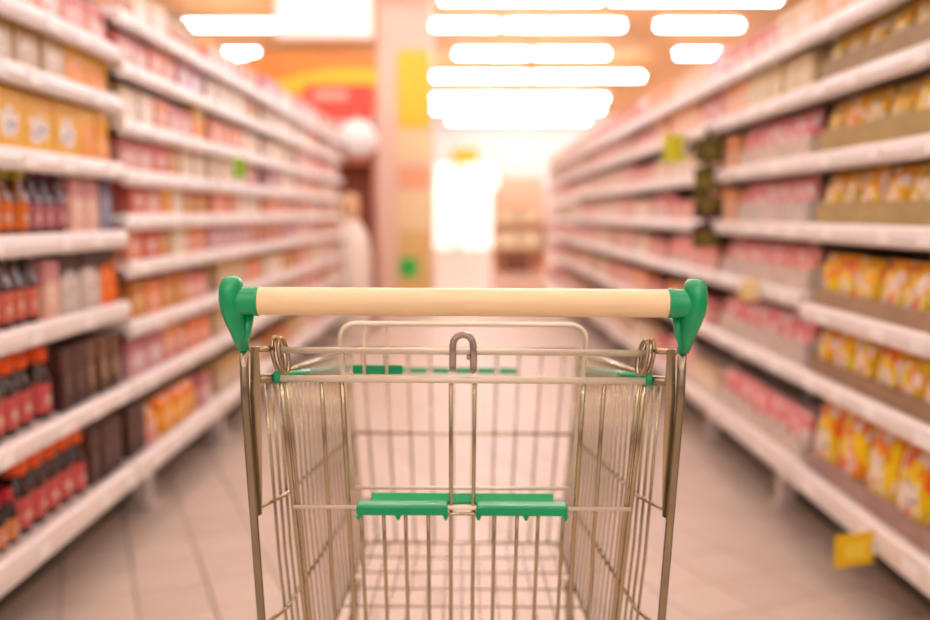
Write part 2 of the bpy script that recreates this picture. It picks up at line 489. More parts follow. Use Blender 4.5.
carton('orange_square', 'carton with bright orange front', '#f0702a', '#5a3a2a', '#f58a3c', '#c24d1e', w=.12, d=.09, h=.165, topz=.72)
carton('pink_cream', 'pink and cream carton', '#e2b6a0', '#cf8f8c', '#efd8c6', '#c98a4a', w=.1, d=.08, h=.15, topz=.6)
carton('blue_grey', 'blue-grey slim carton', '#8f8fa6', '#6d6474', '#a7a6b4', '#5a5468', w=.08, d=.08, h=.165)
carton('yellow_script', 'yellow pack with blue-marked white label', '#e8b000', '#e8a800', '#efe3d6', '#4a4488', w=.155, d=.09, h=.15, topz=.74, patchr=.30, name='yellow_pack')
carton('orange_yellow', 'orange and yellow carton', '#ef9a2c', '#f2b61e', '#f5b45c', '#d9702a', w=.1, d=.09, h=.15)
carton('brown_box', 'dull brown carton', '#8a6446', '#75523a', '#a8866a', '#5a3a2a', w=.13, d=.09, h=.13)
carton('white_tan', 'white and tan carton', '#cdb492', '#c8a060', '#e6d8c4', '#b08448', w=.13, d=.09, h=.13)
carton('yellow_box', 'yellow carton with orange front', '#e89808', '#e8ac00', '#f2a050', '#d9782a', w=.14, d=.09, h=.135)
carton('rose', 'rose and white carton', '#e6a898', '#d98078', '#f2ddd2', '#c25a52', w=.14, d=.09, h=.1)
carton('red_box', 'red carton with pale panel', '#da7462', '#d65f50', '#f2d8cc', '#9a4038', w=.15, d=.09, h=.105, patchr=.22)
carton('coral', 'coral and orange carton', '#ea9a78', '#e6844e', '#f5d8c4', '#c06848', w=.14, d=.09, h=.11, patchr=.2)
carton('mauve', 'mauve and white carton', '#d3a3a4', '#c2747c', '#ecdcdc', '#8a6a90', w=.16, d=.09, h=.12)
carton('amber', 'amber-brown carton', '#d0924e', '#c0743c', '#e6bc8c', '#8a5030', w=.14, d=.09, h=.12)
carton('cream', 'cream carton', '#ecd9c0', '#e4c7a2', '#f6ece0', '#c99a6a', w=.15, d=.09, h=.11)
bag('marigold', 'yellow-orange bag', '#f2a51c', '#ef8a1e', '#f2c07a', '#d05a2a', w=.15, d=.07, h=.14)
bag('pinkbag', 'pink and orange bag', '#dd8a7a', '#e79a4c', '#eac4b4', '#b04a4a', w=.14, d=.07, h=.13)
# --- right side kinds
bag('big_yellow', 'large yellow bag with orange top', '#e8c81c', '#f08a1a', '#f1e2d2', '#4a3a78', w=.17, d=.09, h=.235, topz=.66, patchr=.27, busy=('#f4d022', '#ec6a22', '#f2ddd0'))
bag('big_orange', 'large orange bag with red marks', '#ef9024', '#f07a1e', '#f3dcc8', '#b8302c', w=.17, d=.09, h=.235, topz=.7, patchr=.27, busy=('#f4d022', '#ec6a22', '#f2ddd0'))
bag('yellow_bag', 'yellow bag with orange top', '#ead02c', '#f2a822', '#f0dcb8', '#6a4a80', w=.125, d=.07, h=.155, busy=('#f4d022', '#ec6a22', '#f2ddd0'))
bag('gold_bag', 'golden bag with pale panel', '#e6b82c', '#f0b020', '#f2d8a8', '#b86a2a', w=.125, d=.07, h=.15, busy=('#f4d022', '#ec6a22', '#f2ddd0'))
bag('olive_bag', 'olive-yellow bag with orange top', '#bfa650', '#eeb030', '#e6cf9a', '#7a5a30', w=.12, d=.07, h=.15, topz=.58, busy=('#e8c040', '#c9a860', '#e8dcc0'))
bag('tan_bag', 'tan bag with orange tip', '#bea670', '#eaac40', '#d8bf90', '#8a6a3a', w=.12, d=.07, h=.145, topz=.6, busy=('#e8c040', '#c9a860', '#e8dcc0'))
bag('pink_pack', 'pink-topped white bag', '#e8dcd4', '#ea8a8a', '#f0e4de', '#d98a8a', w=.112, d=.07, h=.15, topz=.46, patchr=.1, busy=('#f4c8c0', '#f0e6e0', '#e06a70'))
bag('salmon_pack', 'salmon-pink bag', '#eed3c4', '#ef8f80', '#f4e0d4', '#d07a6a', w=.112, d=.07, h=.14, topz=.42, patchr=.1, busy=('#f4c8c0', '#f0e6e0', '#e06a70'))
carton('cream_olive', 'cream carton with olive tint', '#e2cda0', '#d8bc86', '#efe2c8', '#9a9a4a', w=.12, d=.09, h=.125)
carton('olive_green', 'olive-green slim carton', '#8a8a34', '#767a2c', '#a5a052', '#5a5a20', w=.07, d=.09, h=.13)
carton('peach', 'peach and orange carton', '#f0b890', '#eca26c', '#f6dcc6', '#d8884a', w=.13, d=.09, h=.13)
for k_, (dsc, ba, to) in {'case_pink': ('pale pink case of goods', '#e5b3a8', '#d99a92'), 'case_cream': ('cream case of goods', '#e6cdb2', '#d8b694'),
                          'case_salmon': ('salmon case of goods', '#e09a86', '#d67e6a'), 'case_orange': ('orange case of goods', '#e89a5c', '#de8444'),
                          'case_tan': ('tan case of goods', '#c9a47e', '#b58a64')}.items():  # pastel case colours carry the haze of the far bays
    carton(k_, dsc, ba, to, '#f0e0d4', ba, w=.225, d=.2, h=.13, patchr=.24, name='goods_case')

BAYW = ['nearest', 'second', 'third', 'fourth', 'fifth', 'sixth', 'seventh', 'eighth', 'ninth', 'tenth']
FARN = ['farthest', 'second', 'third', 'fourth', 'fifth', 'sixth', 'seventh', 'eighth', 'ninth', 'tenth', 'eleventh', 'twelfth', 'thirteenth',
        'fourteenth', 'fifteenth', 'sixteenth', 'seventeenth', 'eighteenth', 'nineteenth', 'twentieth', 'twenty-first', 'twenty-second']
def shelfword(i, n):
    return 'lowest' if i == 0 else ('top' if i == n - 1 else FARN[i] if i else '')
COUNT = {}
def put(key, side, bay, li, ypos, z, inset=.028, parts=True, row=''):
    p = PROTO[key]
    lvs = (LV_L1 if side < 0 else LV_R1) if bay == 0 else (LV_L2 if side < 0 else LV_R2)
    nlev = len(lvs)
    sn = 'left' if side < 0 else 'right'
    where = "%s %s bay's %s %s" % (BAYW[bay], sn, shelfword(li, nlev), row or 'shelf')
    ck = (side, bay, li, key, row)
    n = COUNT.get(ck, 0); COUNT[ck] = n + 1
    o = bpy.data.objects.new(p['name'], p['parts'][0][1]); C.objects.link(o)
    cyl = p['cat'] in ('bottle', 'jar')
    off = inset + (p['d'] / 2 if cyl else 0)
    o.location = (side * (SX + off), ypos, z + .0005)
    o.rotation_euler = (0, 0, -side * PI / 2 + random.uniform(-.05, .05) * (.2 if p['name'] == 'goods_case' else 1))
    if li < nlev - 1: o.scale = (1, 1, min(1.0, (lvs[li + 1] - z - .034) / p['h']))
    if parts:
        for nm, me in p['parts'][1:]:
            c = bpy.data.objects.new(nm, me); C.objects.link(c); c.parent = o
    lab = "%s on %s, %s" % (p['desc'], where, 'farthest one' if n == 0 else FARN[min(n, 21)] + ' from far end')
    if len(lab.split()) > 16: print('LONG LABEL', lab)
    tag(o, lab, p['cat'], '%s, %s' % (p['desc'], where))
    return o
def fill(side, bay, li, runs, row='', inset=.028, dz=0, margin=.02):
    """runs go from the far end of the bay to the near end: (kind, count, gap)"""
    bays, lv = (BAYS_L, (LV_L1 if bay == 0 else LV_L2)) if side < 0 else (BAYS_R, (LV_R1 if bay == 0 else LV_R2))
    y = bays[bay + 1] - margin; z = lv[li] + dz
    for key, n, gap in runs:
        if key is None: y -= gap; continue
        w = PROTO[key]['w']
        for _ in range(n):
            if y - w < bays[bay] + .01: return
            put(key, side, bay, li, y - w / 2, z, inset=inset + random.uniform(0, .008), parts=bay <= 1, row=row)
            y -= w + gap

# left, nearest bay
fill(-1, 0, 0, [('brown_block', 3, .004), (None, 0, .02), ('orange_cap', 5, .006), ('red_cap', 24, .006)])
fill(-1, 0, 0, [(None, 0, .26), ('orange_cap', 18, .006)], row='back row', inset=.11)
fill(-1, 0, 1, [('tan_brown', 3, .012), ('brown_block', 2, .006), (None, 0, .025), ('orange_cap', 1, .03), ('orange_cap', 20, .006)])
fill(-1, 0, 2, [('orange_square', 1, .006), ('white_label', 2, .006), ('pink_cream', 1, .01), ('red_sauce', 20, .008)])
fill(-1, 0, 3, [('blue_grey', 1, .01), ('pink_cream', 2, .01), ('plum', 3, .006), ('green_yellow', 20, .008)])
fill(-1, 0, 4, [('orange_yellow', 2, .006), ('yellow_script', 12, .006)])
fill(-1, 0, 5, [('yellow_box', 2, .006), ('white_tan', 3, .006), ('brown_box', 12, .006)])
fill(-1, 0, 6, [('rose', 3, .008), ('pink_cream', 4, .008), ('cream', 12, .008)])
# left, second bay
fill(-1, 1, 0, [('mauve', 1, .006), ('marigold', 3, .006), ('pinkbag', 1, .006), ('brown_block', 3, .004)])
fill(-1, 1, 1, [('coral', 2, .006), ('pinkbag', 2, .006), ('mauve', 2, .006), ('tan_brown', 1, .006)])
fill(-1, 1, 2, [('rose', 2, .006), ('amber', 2, .006), ('coral', 1, .006), ('amber', 2, .006)])
fill(-1, 1, 3, [('coral', 2, .006), ('cream', 1, .006), ('amber', 1, .006), ('red_box', 1, .006), ('coral', 2, .006)])
fill(-1, 1, 4, [('amber', 2, .006), ('cream', 1, .006), ('orange_yellow', 1, .006), ('rose', 1, .006), ('red_box', 2, .006)])
fill(-1, 1, 5, [('cream', 2, .006), ('amber', 1, .006), ('red_box', 1, .006), ('rose', 2, .006)])
fill(-1, 1, 6, [('yellow_box', 1, .006), ('rose', 2, .006), ('coral', 1, .006), ('cream', 2, .006)])
fill(-1, 1, 7, [('mauve', 2, .006), ('coral', 2, .006), ('rose', 2, .006)])
fill(-1, 1, 8, [('cream_top', 6, .012), ('cream', 2, .01), ('cream_top', 4, .012)])
pool = ['rose', 'coral', 'mauve', 'cream', 'white_tan', 'cream', 'amber', 'pinkbag']  # pale kinds for the farther bays, hazy wash put into their colours
rnd = random.Random(3)
for bay in (2, 3):
    for li in range(len(LV_L2)):
        a, b = rnd.sample(pool, 2)
        if a == b: b = 'coral'
        fill(-1, bay, li, [(a, rnd.randint(2, 3), .008), (b, 6, .008)])
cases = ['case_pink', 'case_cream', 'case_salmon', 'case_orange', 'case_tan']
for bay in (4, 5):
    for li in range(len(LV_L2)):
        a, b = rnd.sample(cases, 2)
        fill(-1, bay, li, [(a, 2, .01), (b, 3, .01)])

# right: goods standing in open display trays
def tray_mesh(w, d, hf, hb, colr):
    bm = bmesh.new(); t_ = .003
    box(bm, -w / 2, w / 2, 0, d, 0, t_)
    box(bm, -w / 2, w / 2, 0, t_, t_, hf); box(bm, -w / 2, w / 2, d - t_, d, t_, hb)
    for s in (-1, 1):
        x = s * (w / 2 - t_ / 2)
        a = [(t_, t_), (d - t_, t_), (d - t_, hb), (t_, hf)]
        v0 = [bm.verts.new((x - t_ / 2, y, z)) for y, z in a]; v1 = [bm.verts.new((x + t_ / 2, y, z)) for y, z in a]
        bm.faces.new(v0); bm.faces.new(list(reversed(v1)))
        for i in range(4): bm.faces.new((v0[(i + 1) % 4], v0[i], v1[i], v1[(i + 1) % 4]))
    bmesh.ops.recalc_face_normals(bm, faces=bm.faces)
    return meshof('display_tray', bm, mat('tray_' + colr, colr, .7, noise=.28, scale=16))
def tray_run(side, bay, li, kinds, per, ntray, colr, hf, desc, start=.02, name=None):
    bays = BAYS_R; lv = LV_R1 if bay == 0 else LV_R2
    y = bays[bay + 1] - start; z = lv[li]
    w = max(PROTO[k]['w'] for k in kinds); d = max(PROTO[k]['d'] for k in kinds)
    tw = per * (w + .003) + .012; td = d + .014
    me = tray_mesh(tw, td, hf, hf * 1.25, colr); meshes = {per: me}
    sw = shelfword(li, len(lv))
    for t in range(ntray):
        room = int((y - bays[bay] - .022) / (w + .003))
        if room < 1: return y
        if room < per:                      # a shorter tray closes the row
            per = room; tw = per * (w + .003) + .012
            me = tray_mesh(tw, td, hf, hf * 1.25, colr)
        o = bpy.data.objects.new('display_tray', me); C.objects.link(o)
        o.location = (side * (SX + .03), y - tw / 2, z + .0003); o.rotation_euler = (0, 0, -side * PI / 2)
        tag(o, "%s open tray of %ss, %s right bay's %s shelf, %s from far end" % (desc, PROTO[kinds[0]]['name'].split('_')[-1], BAYW[bay], sw, FARN[t] if t else 'first'), 'tray', 'display trays on the right shelves')
        for i in range(per):
            k = kinds[(i + t * per + li) % len(kinds)]
            b = put(k, side, bay, li, y - .006 - (w + .003) * (i + .5), z + .0035, inset=.037)
            b.rotation_euler.z = -side * PI / 2
        y -= tw + .004
    return y
tray_run(1, 0, 0, ['big_yellow', 'big_orange', 'big_yellow'], 2, 6, '#a98a80', .06, 'pinkish-brown')
tray_run(1, 0, 1, ['yellow_bag', 'gold_bag'], 3, 6, '#9a7a5c', .05, 'brown')
tray_run(1, 0, 2, ['yellow_bag', 'gold_bag', 'yellow_bag'], 3, 6, '#a98a6a', .05, 'light brown')
tray_run(1, 0, 3, ['gold_bag', 'olive_bag', 'yellow_bag'], 3, 6, '#b39a62', .065, 'olive-tan')
tray_run(1, 0, 4, ['olive_bag', 'tan_bag', 'gold_bag'], 3, 6, '#b0975c', .07, 'olive-brown')
tray_run(1, 0, 5, ['tan_bag', 'olive_bag'], 3, 6, '#a8906a', .065, 'dusty tan')
fill(1, 0, 6, [('peach', 4, .01), ('cream', 12, .01)])
# right, second bay: pink packs
tray_run(1, 1, 0, ['pink_pack'], 4, 2, '#d6c8bc', .06, 'pale grey')
tray_run(1, 1, 1, ['pink_pack'], 4, 2, '#cdbcae', .07, 'grey-beige')
tray_run(1, 1, 2, ['salmon_pack'], 4, 2, '#d2c0b2', .07, 'beige')
tray_run(1, 1, 3, ['pink_pack'], 3, 2, '#cfc0b4', .07, 'stone grey', start=.22)
fill(1, 1, 3, [('peach', 1, .01)])
tray_run(1, 1, 4, ['pink_pack'], 3, 2, '#d8c4b0', .06, 'cream', start=.22)
fill(1, 1, 4, [('peach', 1, .01)])
fill(1, 1, 5, [('peach', 2, .006), ('cream_olive', 5, .006), ('olive_green', 1, .006)])
fill(1, 1, 6, [('rose', 4, .008), ('cream', 2, .008)])
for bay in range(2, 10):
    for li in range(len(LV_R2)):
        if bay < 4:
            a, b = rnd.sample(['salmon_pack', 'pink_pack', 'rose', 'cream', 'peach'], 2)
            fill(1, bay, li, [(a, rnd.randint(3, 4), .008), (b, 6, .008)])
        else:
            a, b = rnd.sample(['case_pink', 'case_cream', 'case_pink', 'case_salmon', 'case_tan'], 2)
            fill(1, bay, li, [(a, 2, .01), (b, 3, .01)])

# ================================================================== SHOPPING CART
def WIRE(pts, r, parent, m=STEEL, name='wire', seg=8, closed=False):
    return link(name, tube(pts, r, seg, closed=closed), m, parent, smooth=True)
cart = empty('shopping_cart', (-.008, 1.08, .0015))
cart.rotation_euler = (0, .006, 0)
tag(cart, 'wire shopping cart with cream handle bar and green plastic fittings in the aisle', 'shopping cart')
OY = 1.08
def rel(p): return (p[0], p[1] - OY, p[2])
def RL(ps): return [rel(p) for p in ps]
HZ, HY = .9945, 1.05
# handle bar
hb = lathe([(.0158, -.241), (.0166, -.239), (.0166, .239), (.0158, .241)], 24)
bmesh.ops.rotate(hb, verts=hb.verts, matrix=Matrix.Rotation(PI / 2, 3, 'Y'))
bmesh.ops.translate(hb, verts=hb.verts, vec=rel((0, HY, HZ)))
link('handle', hb, HANDLE, cart, smooth=True)
for s in (-1, 1):
    # plastic corner: collar, rounded head, tapering neck, gusset under the collar
    bm = lathe([(.0150, .2385), (.0176, .2395), (.0178, .244), (.0170, .248), (.0170, .262), (.0186, .268), (.0186, .274)], 24)
    bmesh.ops.rotate(bm, verts=bm.verts, matrix=Matrix.Rotation(PI / 2, 3, 'Y'))
    if s < 0: bmesh.ops.rotate(bm, verts=bm.verts, matrix=Matrix.Rotation(PI, 3, 'Z'))
    bmesh.ops.translate(bm, verts=bm.verts, vec=rel((0, HY, HZ)))
    secs = []
    for z, cx, rx, ry, cy in ((.934, .2628, .0072, .0085, 1.064), (.945, .2640, .0084, .0105, 1.061), (.958, .2662, .0102, .0135, 1.057), (.970, .2684, .0120, .0165, 1.053),
                          (.982, .2702, .0135, .0192, 1.050), (.995, .2715, .0140, .0208, 1.049), (1.006, .2715, .0138, .0205, 1.049), (1.014, .2712, .0130, .0185, 1.049),
                          (1.0195, .2708, .0110, .0145, 1.049), (1.0230, .2705, .0070, .0085, 1.049), (1.0240, .2705, .002, .002, 1.049)):
        secs.append((s * cx, cy - OY, z, rx, ry))
    loft(secs, 20, bm)
    prism([(s * .262, .980), (s * .2465, .980), (s * .2515, .955), (s * .2575, .937), (s * .262, .937)], 1.052 - OY, 1.060 - OY, bm)
    cap = link('handle_cap', bm, GREEN, cart, smooth=True)
    cap.data.polygons.foreach_set('use_smooth', [True] * len(cap.data.polygons))
    # upright post, from the cap down to the chassis
    WIRE(RL([(s * .2625, 1.066, .937), (s * .2655, 1.08, .873), (s * .2600, 1.12, .574), (s * .255, 1.165, .30), (s * .25, 1.19, .17)]), .0054, cart, STEELD, 'post', 12)
    # flat tapered bracket inside the post, carrying the gate hinge
    br = prism([(s * .2585, .935), (s * .2485, .935), (s * .2490, .87), (s * .2520, .78), (s * .2555, .715), (s * .2610, .712), (s * .2625, .80), (s * .2620, .87)], -.0015, .0015)
    for v in br.verts: v.co.y += 1.085 - OY + (.93 - v.co.z) * .135
    link('hinge_bracket', br, STEEL, cart)
    # short stubs between post and gate rods
    link('hinge_pin', tube(RL([(s * .262, 1.088, .931), (s * .232, 1.098, .931)]), .0038, 10), STEEL, cart, True)
    link('hinge_sleeve', tube(RL([(s * .262, 1.094, .893), (s * .232, 1.1, .8935)]), .0062, 12), STEELD, cart, True)
    link('clip', tube(RL([(s * .234, 1.1, .8945), (s * .2265, 1.101, .8945)]), .0078, 12), GREEN, cart, True)
    # long ring holding the seat frame
    for dx, dy in ((0, 0), (.0085, .004)):
        ring = []
        for i in range(20):
            a = 2 * PI * i / 20
            ring.append(rel((s * (.2215 + dx + .004 * math.cos(a) + .0035 * math.sin(a)), 1.098 + dy - .006 * math.cos(a), .9225 + .0215 * math.sin(a))))
        link('ring', tube(ring, .0028, 8, closed=True), STEEL, cart, True)
# upper rod, chrome hook
WIRE(RL([(-.228, 1.1, .929), (.228, 1.1, .9275)]), .0042, cart, CREAMW, 'upper_rod', 12)
hk = [rel((-.0125, 1.0915, .9085)), rel((-.0125, 1.0915, .937))]
for i in range(1, 8):
    a = PI - PI * i / 8; hk.append(rel((.0125 * math.cos(a), 1.0915, .937 + .0135 * math.sin(a))))
hk += [rel((.0125, 1.0915, .937)), rel((.0128, 1.0915, .9070))]
bm = tube(hk, .0043, 12)
for p in (hk[0], hk[-1]): bmesh.ops.create_uvsphere(bm, u_segments=10, v_segments=6, radius=.0044, matrix=Matrix.Translation(p))
box(bm, .0045, .0095, 1.0895 - OY, 1.0935 - OY, .9195, .9260, bev=.001)
link('hook', bm, CHROME, cart, True)

# rear gate: hinged at the rod, leaning into the basket towards its foot
def gy(z): return 1.1 + (.893 - z) * .28
gate = link('rear_gate', tube(RL([(-.262, 1.1, .8935), (.262, 1.1, .8925)]), .0045, 12), CREAMW, cart, True)
def gw(xa, za, xb, zb, r, m=STEEL, name='gate_wire', dy=.004):
    n = 4
    return WIRE(RL([(xa + (xb - xa) * i / n, gy(za + (zb - za) * i / n) + dy, za + (zb - za) * i / n) for i in range(n + 1)]), r, gate, m, name, 8)
GB = .41
for s in (-1, 1):
    gw(s * .2265, .893, s * .2155, GB, .0036)
    gw(s * .2195, .893, s * .2085, GB, .0028)
    gw(s * .176, .893, s * .178, GB, .0027)
    gw(s * .1505, .893, s * .1490, GB, .0032)
    gw(s * .0148, .893, s * .0150, GB, .0026)
for x in (-.134, -.104, -.075, -.045, .043, .073, .101, .134):
    gw(x, .712, x, GB, .0025)
WIRE(RL([(-.222, gy(.713) - .001, .713), (.222, gy(.713) - .001, .7125)]), .0026, gate, CREAMW, 'cross_rod')
WIRE(RL([(-.136, gy(.700) - .001, .7035), (.136, gy(.700) - .001, .7035)]), .0024, gate, STEEL, 'cross_rod')
for z in (GB,):
    WIRE(RL([(-.217, gy(z) - .001, z), (.217, gy(z) - .001, z)]), .0028, gate, STEEL, 'cross_rod')
# child seat: folded wire backrest and green seat flap
seat = empty('child_seat', rel((0, 1.19, .73))); seat.parent = cart
def SR(ps): return [(p[0], p[1] - 1.19, p[2] - .73) for p in ps]
hoop = []
hx, ht, hbm = .1655, .9500, .7280
def hy(z): return 1.2 - (.9545 - z) * .06
for (cx, cz, a0) in ((hx - .02, ht - .02, 0), (-hx + .02, ht - .02, PI / 2)):
    for i in range(6):
        a = a0 + (PI / 2) * i / 5
        z = cz + .02 * math.sin(a); hoop.append((cx + .02 * math.cos(a), hy(z), z))
hoop = [(.148, hy(hbm), hbm), (.158, hy(.84), .84)] + hoop + [(-.158, hy(.84), .84), (-.148, hy(hbm), hbm)]
WIRE(SR(hoop), .0034, seat, CREAMW, 'backrest_frame', 10)
WIRE(SR([(-.1495, hy(hbm), hbm), (.1495, hy(hbm), hbm)]), .0026, seat, CREAMW, 'backrest_rod', 8)
# flap: plate, two lips over the rod, small teeth under the lips
yb = gy(.713)
pl = bmesh.new()
box(pl, -.122, .122, -.0035, .0035, 0, .017, bev=.0015)
bmesh.ops.rotate(pl, verts=pl.verts, matrix=Matrix.Rotation(math.radians(-62), 3, 'X'))
bmesh.ops.translate(pl, verts=pl.verts, vec=(0, yb + .012 - 1.19, .7145 - .73))
flap = link('seat_flap', pl, GREEN, seat)
for xa, xb in ((-.1385, -.0185), (.0185, .1385)):
    lb = bmesh.new(); box(lb, xa, xb, yb - .010 - 1.19, yb + .014 - 1.19, .7040 - .73, .7185 - .73, bev=.003, seg=2)
    link('flap_lip', lb, GREEN, flap)
for xc in (-.1355, -.0835, -.0215, .0215, .0835, .1355):
    tb = prism([(xc - .004, .7045 - .73), (xc + .004, .7045 - .73), (xc + .0015, .6985 - .73), (xc - .0015, .6985 - .73)], yb - .009 - 1.19, yb - .002 - 1.19)
    link('flap_tooth', tb, GREEN, flap)
pb = B(-.150, -.082, -.002, .002, -.0065, .0065, bev=.002)
bmesh.ops.translate(pb, verts=pb.verts, vec=SR([(0, hy(.888) + .012, .886)])[0])
link('seat_badge', pb, GREEN, seat)
for x in (-.1335, -.103):
    WIRE(SR([(x, hy(.95) + .004, .950), (x, hy(.88) + .004, .872)]), .0022, seat, CREAMW, 'badge_wire', 6)

# basket
YN, YF = 1.115, 1.86            # back (gate) and front of the basket at the rim
def rim(t): return (.252 - .018 * t, YN + (YF - YN) * t, .889 - .075 * t)      # upper rim
def bot(t): return (.238 - .042 * t, 1.22 + (1.80 - 1.22) * t, .375 + .045 * t)
for s in (-1, 1):
    sp = link('side_panel', tube(RL([(s * rim(0)[0], rim(0)[1], rim(0)[2]), (s * rim(1)[0], rim(1)[1], rim(1)[2])]), .0042, 8), STEEL, cart, True)
    gr = tube(RL([(s * (.236 - .002 * t), YN + (YF - YN) * t, .893 - .115 * t) for t in (0, .33, .66, .985)]), .0048, 8)
    link('green_rail', gr, GREEN, sp, True)
    n = 21
    for i in range(n):
        t = (i + .4) / n
        a, b = rim(t), bot(t)
        WIRE(RL([(s * a[0], a[1], a[2]), (s * (a[0] * .5 + b[0] * .5 + .004), a[1] * .5 + b[1] * .5, (a[2] + b[2]) / 2), (s * b[0], b[1], b[2])]), .0022, sp, STEEL, 'side_wire', 6)
    for za, zb, k in ((.721, .640, .5), (.560, .500, .7)):
        WIRE(RL([(s * .2580, 1.128, za), (s * .243, 1.2, za - .008), (s * (.229 - .008 * k), 1.845 - .03 * k, zb)]), .003, sp, STEEL, 'side_rod', 8)
    WIRE(RL([(s * bot(0)[0], bot(0)[1], bot(0)[2]), (s * bot(1)[0], bot(1)[1], bot(1)[2])]), .0036, sp, STEEL, 'side_rod', 8)
fp = link('front_panel', tube(RL([(-rim(1)[0], YF, rim(1)[2]), (rim(1)[0], YF, rim(1)[2])]), .0042, 8), STEEL, cart, True)
nf = 10
for i in range(nf):
    f = (i + .5) / nf * 2 - 1
    WIRE(RL([(f * rim(1)[0], YF, rim(1)[2]), (f * bot(1)[0], bot(1)[1], bot(1)[2])]), .0024, fp, STEEL, 'front_wire', 6)
for z, y_, xx in ((.642, 1.836, .223), (.505, 1.815, .205), (.42, 1.80, .197)):
    WIRE(RL([(-xx, y_, z), (xx, y_, z)]), .003, fp, STEEL, 'front_rod', 8)
for i in range(nf - 3):     # green plastic strips clipped between the front wires
    xa = (-1 + (i + .6) / nf * 2) * rim(1)[0]
    link('green_strip', B(xa, xa + .038, YF - .006 - OY, YF - .001 - OY, .764, .777, bev=.002), GREEN, fp)
bf = link('basket_floor', tube(RL([(-.222, 1.22, .375), (.222, 1.22, .375)]), .0036, 8), STEEL, cart, True)
for i in range(13):
    f = (i + .5) / 13 * 2 - 1
    WIRE(RL([(f * .225, 1.22, .379), (f * .195, 1.80, .424)]), .0018, bf, STEEL, 'floor_wire', 6)
for i in range(1, 9):
    t = i / 9
    WIRE(RL([(-bot(t)[0], bot(t)[1], bot(t)[2] - .001), (bot(t)[0], bot(t)[1], bot(t)[2] - .001)]), .0017, bf, STEEL, 'floor_wire', 6)
# chassis and castors
WIRE(RL([(-.25, 1.19, .17), (-.20, 1.85, .17), (.20, 1.85, .17), (.25, 1.19, .17)]), .011, cart, STEELD, 'chassis', 10)
for s in (-1, 1):
    WIRE(RL([(s * .21, 1.62, .17), (s * .205, 1.66, .40)]), .008, cart, STEELD, 'support_strut', 10)
    for wx, wy in ((.245, 1.24), (.20, 1.80)):
        cb = bmesh.new()
        box(cb, s * wx - .018, s * wx - .014, wy - .02 - OY, wy + .02 - OY, .05, .15); box(cb, s * wx + .014, s * wx + .018, wy - .02 - OY, wy + .02 - OY, .05, .15)
        box(cb, s * wx - .018, s * wx + .018, wy - .02 - OY, wy + .02 - OY, .148, .162)
        cf = link('castor_fork', cb, STEELD, cart)
        wm = lathe([(.012, -.012), (.058, -.012), (.0625, -.006), (.0625, .006), (.058, .012), (.012, .012)], 24)
        bmesh.ops.rotate(wm, verts=wm.verts, matrix=Matrix.Rotation(PI / 2, 3, 'Y'))
        bmesh.ops.translate(wm, verts=wm.verts, vec=(s * wx, wy - OY, .0627))
        link('wheel', wm, RUBBER, cf, False)

# ================================================================== FAR END OF THE AISLE
YEL = mat('sign_yellow', '#f0c40c', .5, noise=.04, scale=6)
ORG = mat('sign_orange', '#f08a24', .5, noise=.04, scale=4)
REDM = mat('sign_red', '#e2432a', .5, noise=.05, scale=4)
WHT = mat('sign_white', '#f6efe8', .5, noise=.03, scale=4)
CRM = mat('panel_cream', '#f2d9a4', .6, noise=.05, scale=4)
PNK = mat('pillar_paint', '#f0cdb8', .7, noise=.04, scale=2)
GRN = mat('sign_green', '#10c040', .5, noise=.04, scale=4)
BRN = mat('display_brown', '#a8583a', .6, noise=.1, scale=4)
# pillar with advertising panels on the face towards the camera
PY = 10.0
pil = empty('pillar', (-.66, PY + .3, 0))
tag(pil, 'square pale pillar with yellow and cream advertising panels standing in the aisle', 'pillar')
link('shaft', B(-.30, .30, -.3, .3, 0, ZC - .001, bev=.012), PNK, pil)
link('base_collar', B(-.32, .32, -.32, .32, 0, .15, bev=.01), mat('pillar_skirt', '#c9a890', .6, noise=.04), pil)
for z0, z1, m_, nm in ((2.02, 2.85, YEL, 'yellow_panel'), (1.66, 2.0, CRM, 'cream_panel'), (1.38, 1.60, mat('panel_peach', '#f2ae82', .6, noise=.05), 'peach_panel'), (.92, 1.34, CRM, 'cream_panel'), (.2, .90, mat('panel_straw', '#e4c27a', .6, noise=.05), 'straw_panel')):
    link(nm, B(-.08, .285, -.325, -.3005, z0, z1, bev=.004), m_, pil)
link('green_square', B(-.06, .13, -.345, -.3255, .40, .60, bev=.004), GRN, pil)
# promotional end stand beside the pillar
ey = 8.5
es = empty('promotion_stand', (-1.2, ey, 0))
tag(es, 'dark brown promotion stand with red header at the end of the left shelves', 'display stand')
link('back_board', B(-.34, .36, .2, .23, 0, 1.95, bev=.006), BRN, es)
link('plinth', B(-.34, .36, -.22, .2, 0, .3, bev=.01), BRN, es)
for z in (.55, 1.55):
    link('tier', B(-.34, .36, -.16, .2, z, z + .03, bev=.004), mat('tier_orange', '#d6703c', .5, noise=.06), es)
for s in (-.34, .34):
    link('side_cheek', B(s, s + .02, -.16, .2, .3, 1.6, bev=.003), BRN, es)
hd = link('header_panel', B(-.30, .34, .12, .16, 1.97, 2.30, bev=.01), REDM, es)
link('header_stripe', B(-.22, .1, .112, .1195, 2.16, 2.24, bev=.003), mat('stripe_pink', '#f2a48e', .5), hd)
for s in (-.2, .22): link('header_post', B(s - .015, s + .015, .161, .19, 1.6, 2.2), BRN, es)
def ball(name, loc, r, m_, label):
    b = bmesh.new(); bmesh.ops.create_uvsphere(b, u_segments=20, v_segments=12, radius=r)
    for v in b.verts: v.co.z += r
    o = link(name, b, m_, None, True, loc)
    k = lathe([(.02, 2 * r - .004), (.03, 2 * r + .008), (.012, 2 * r + .016)], 10)
    link('valve', k, m_, o)
    tag(o, label, 'ball')
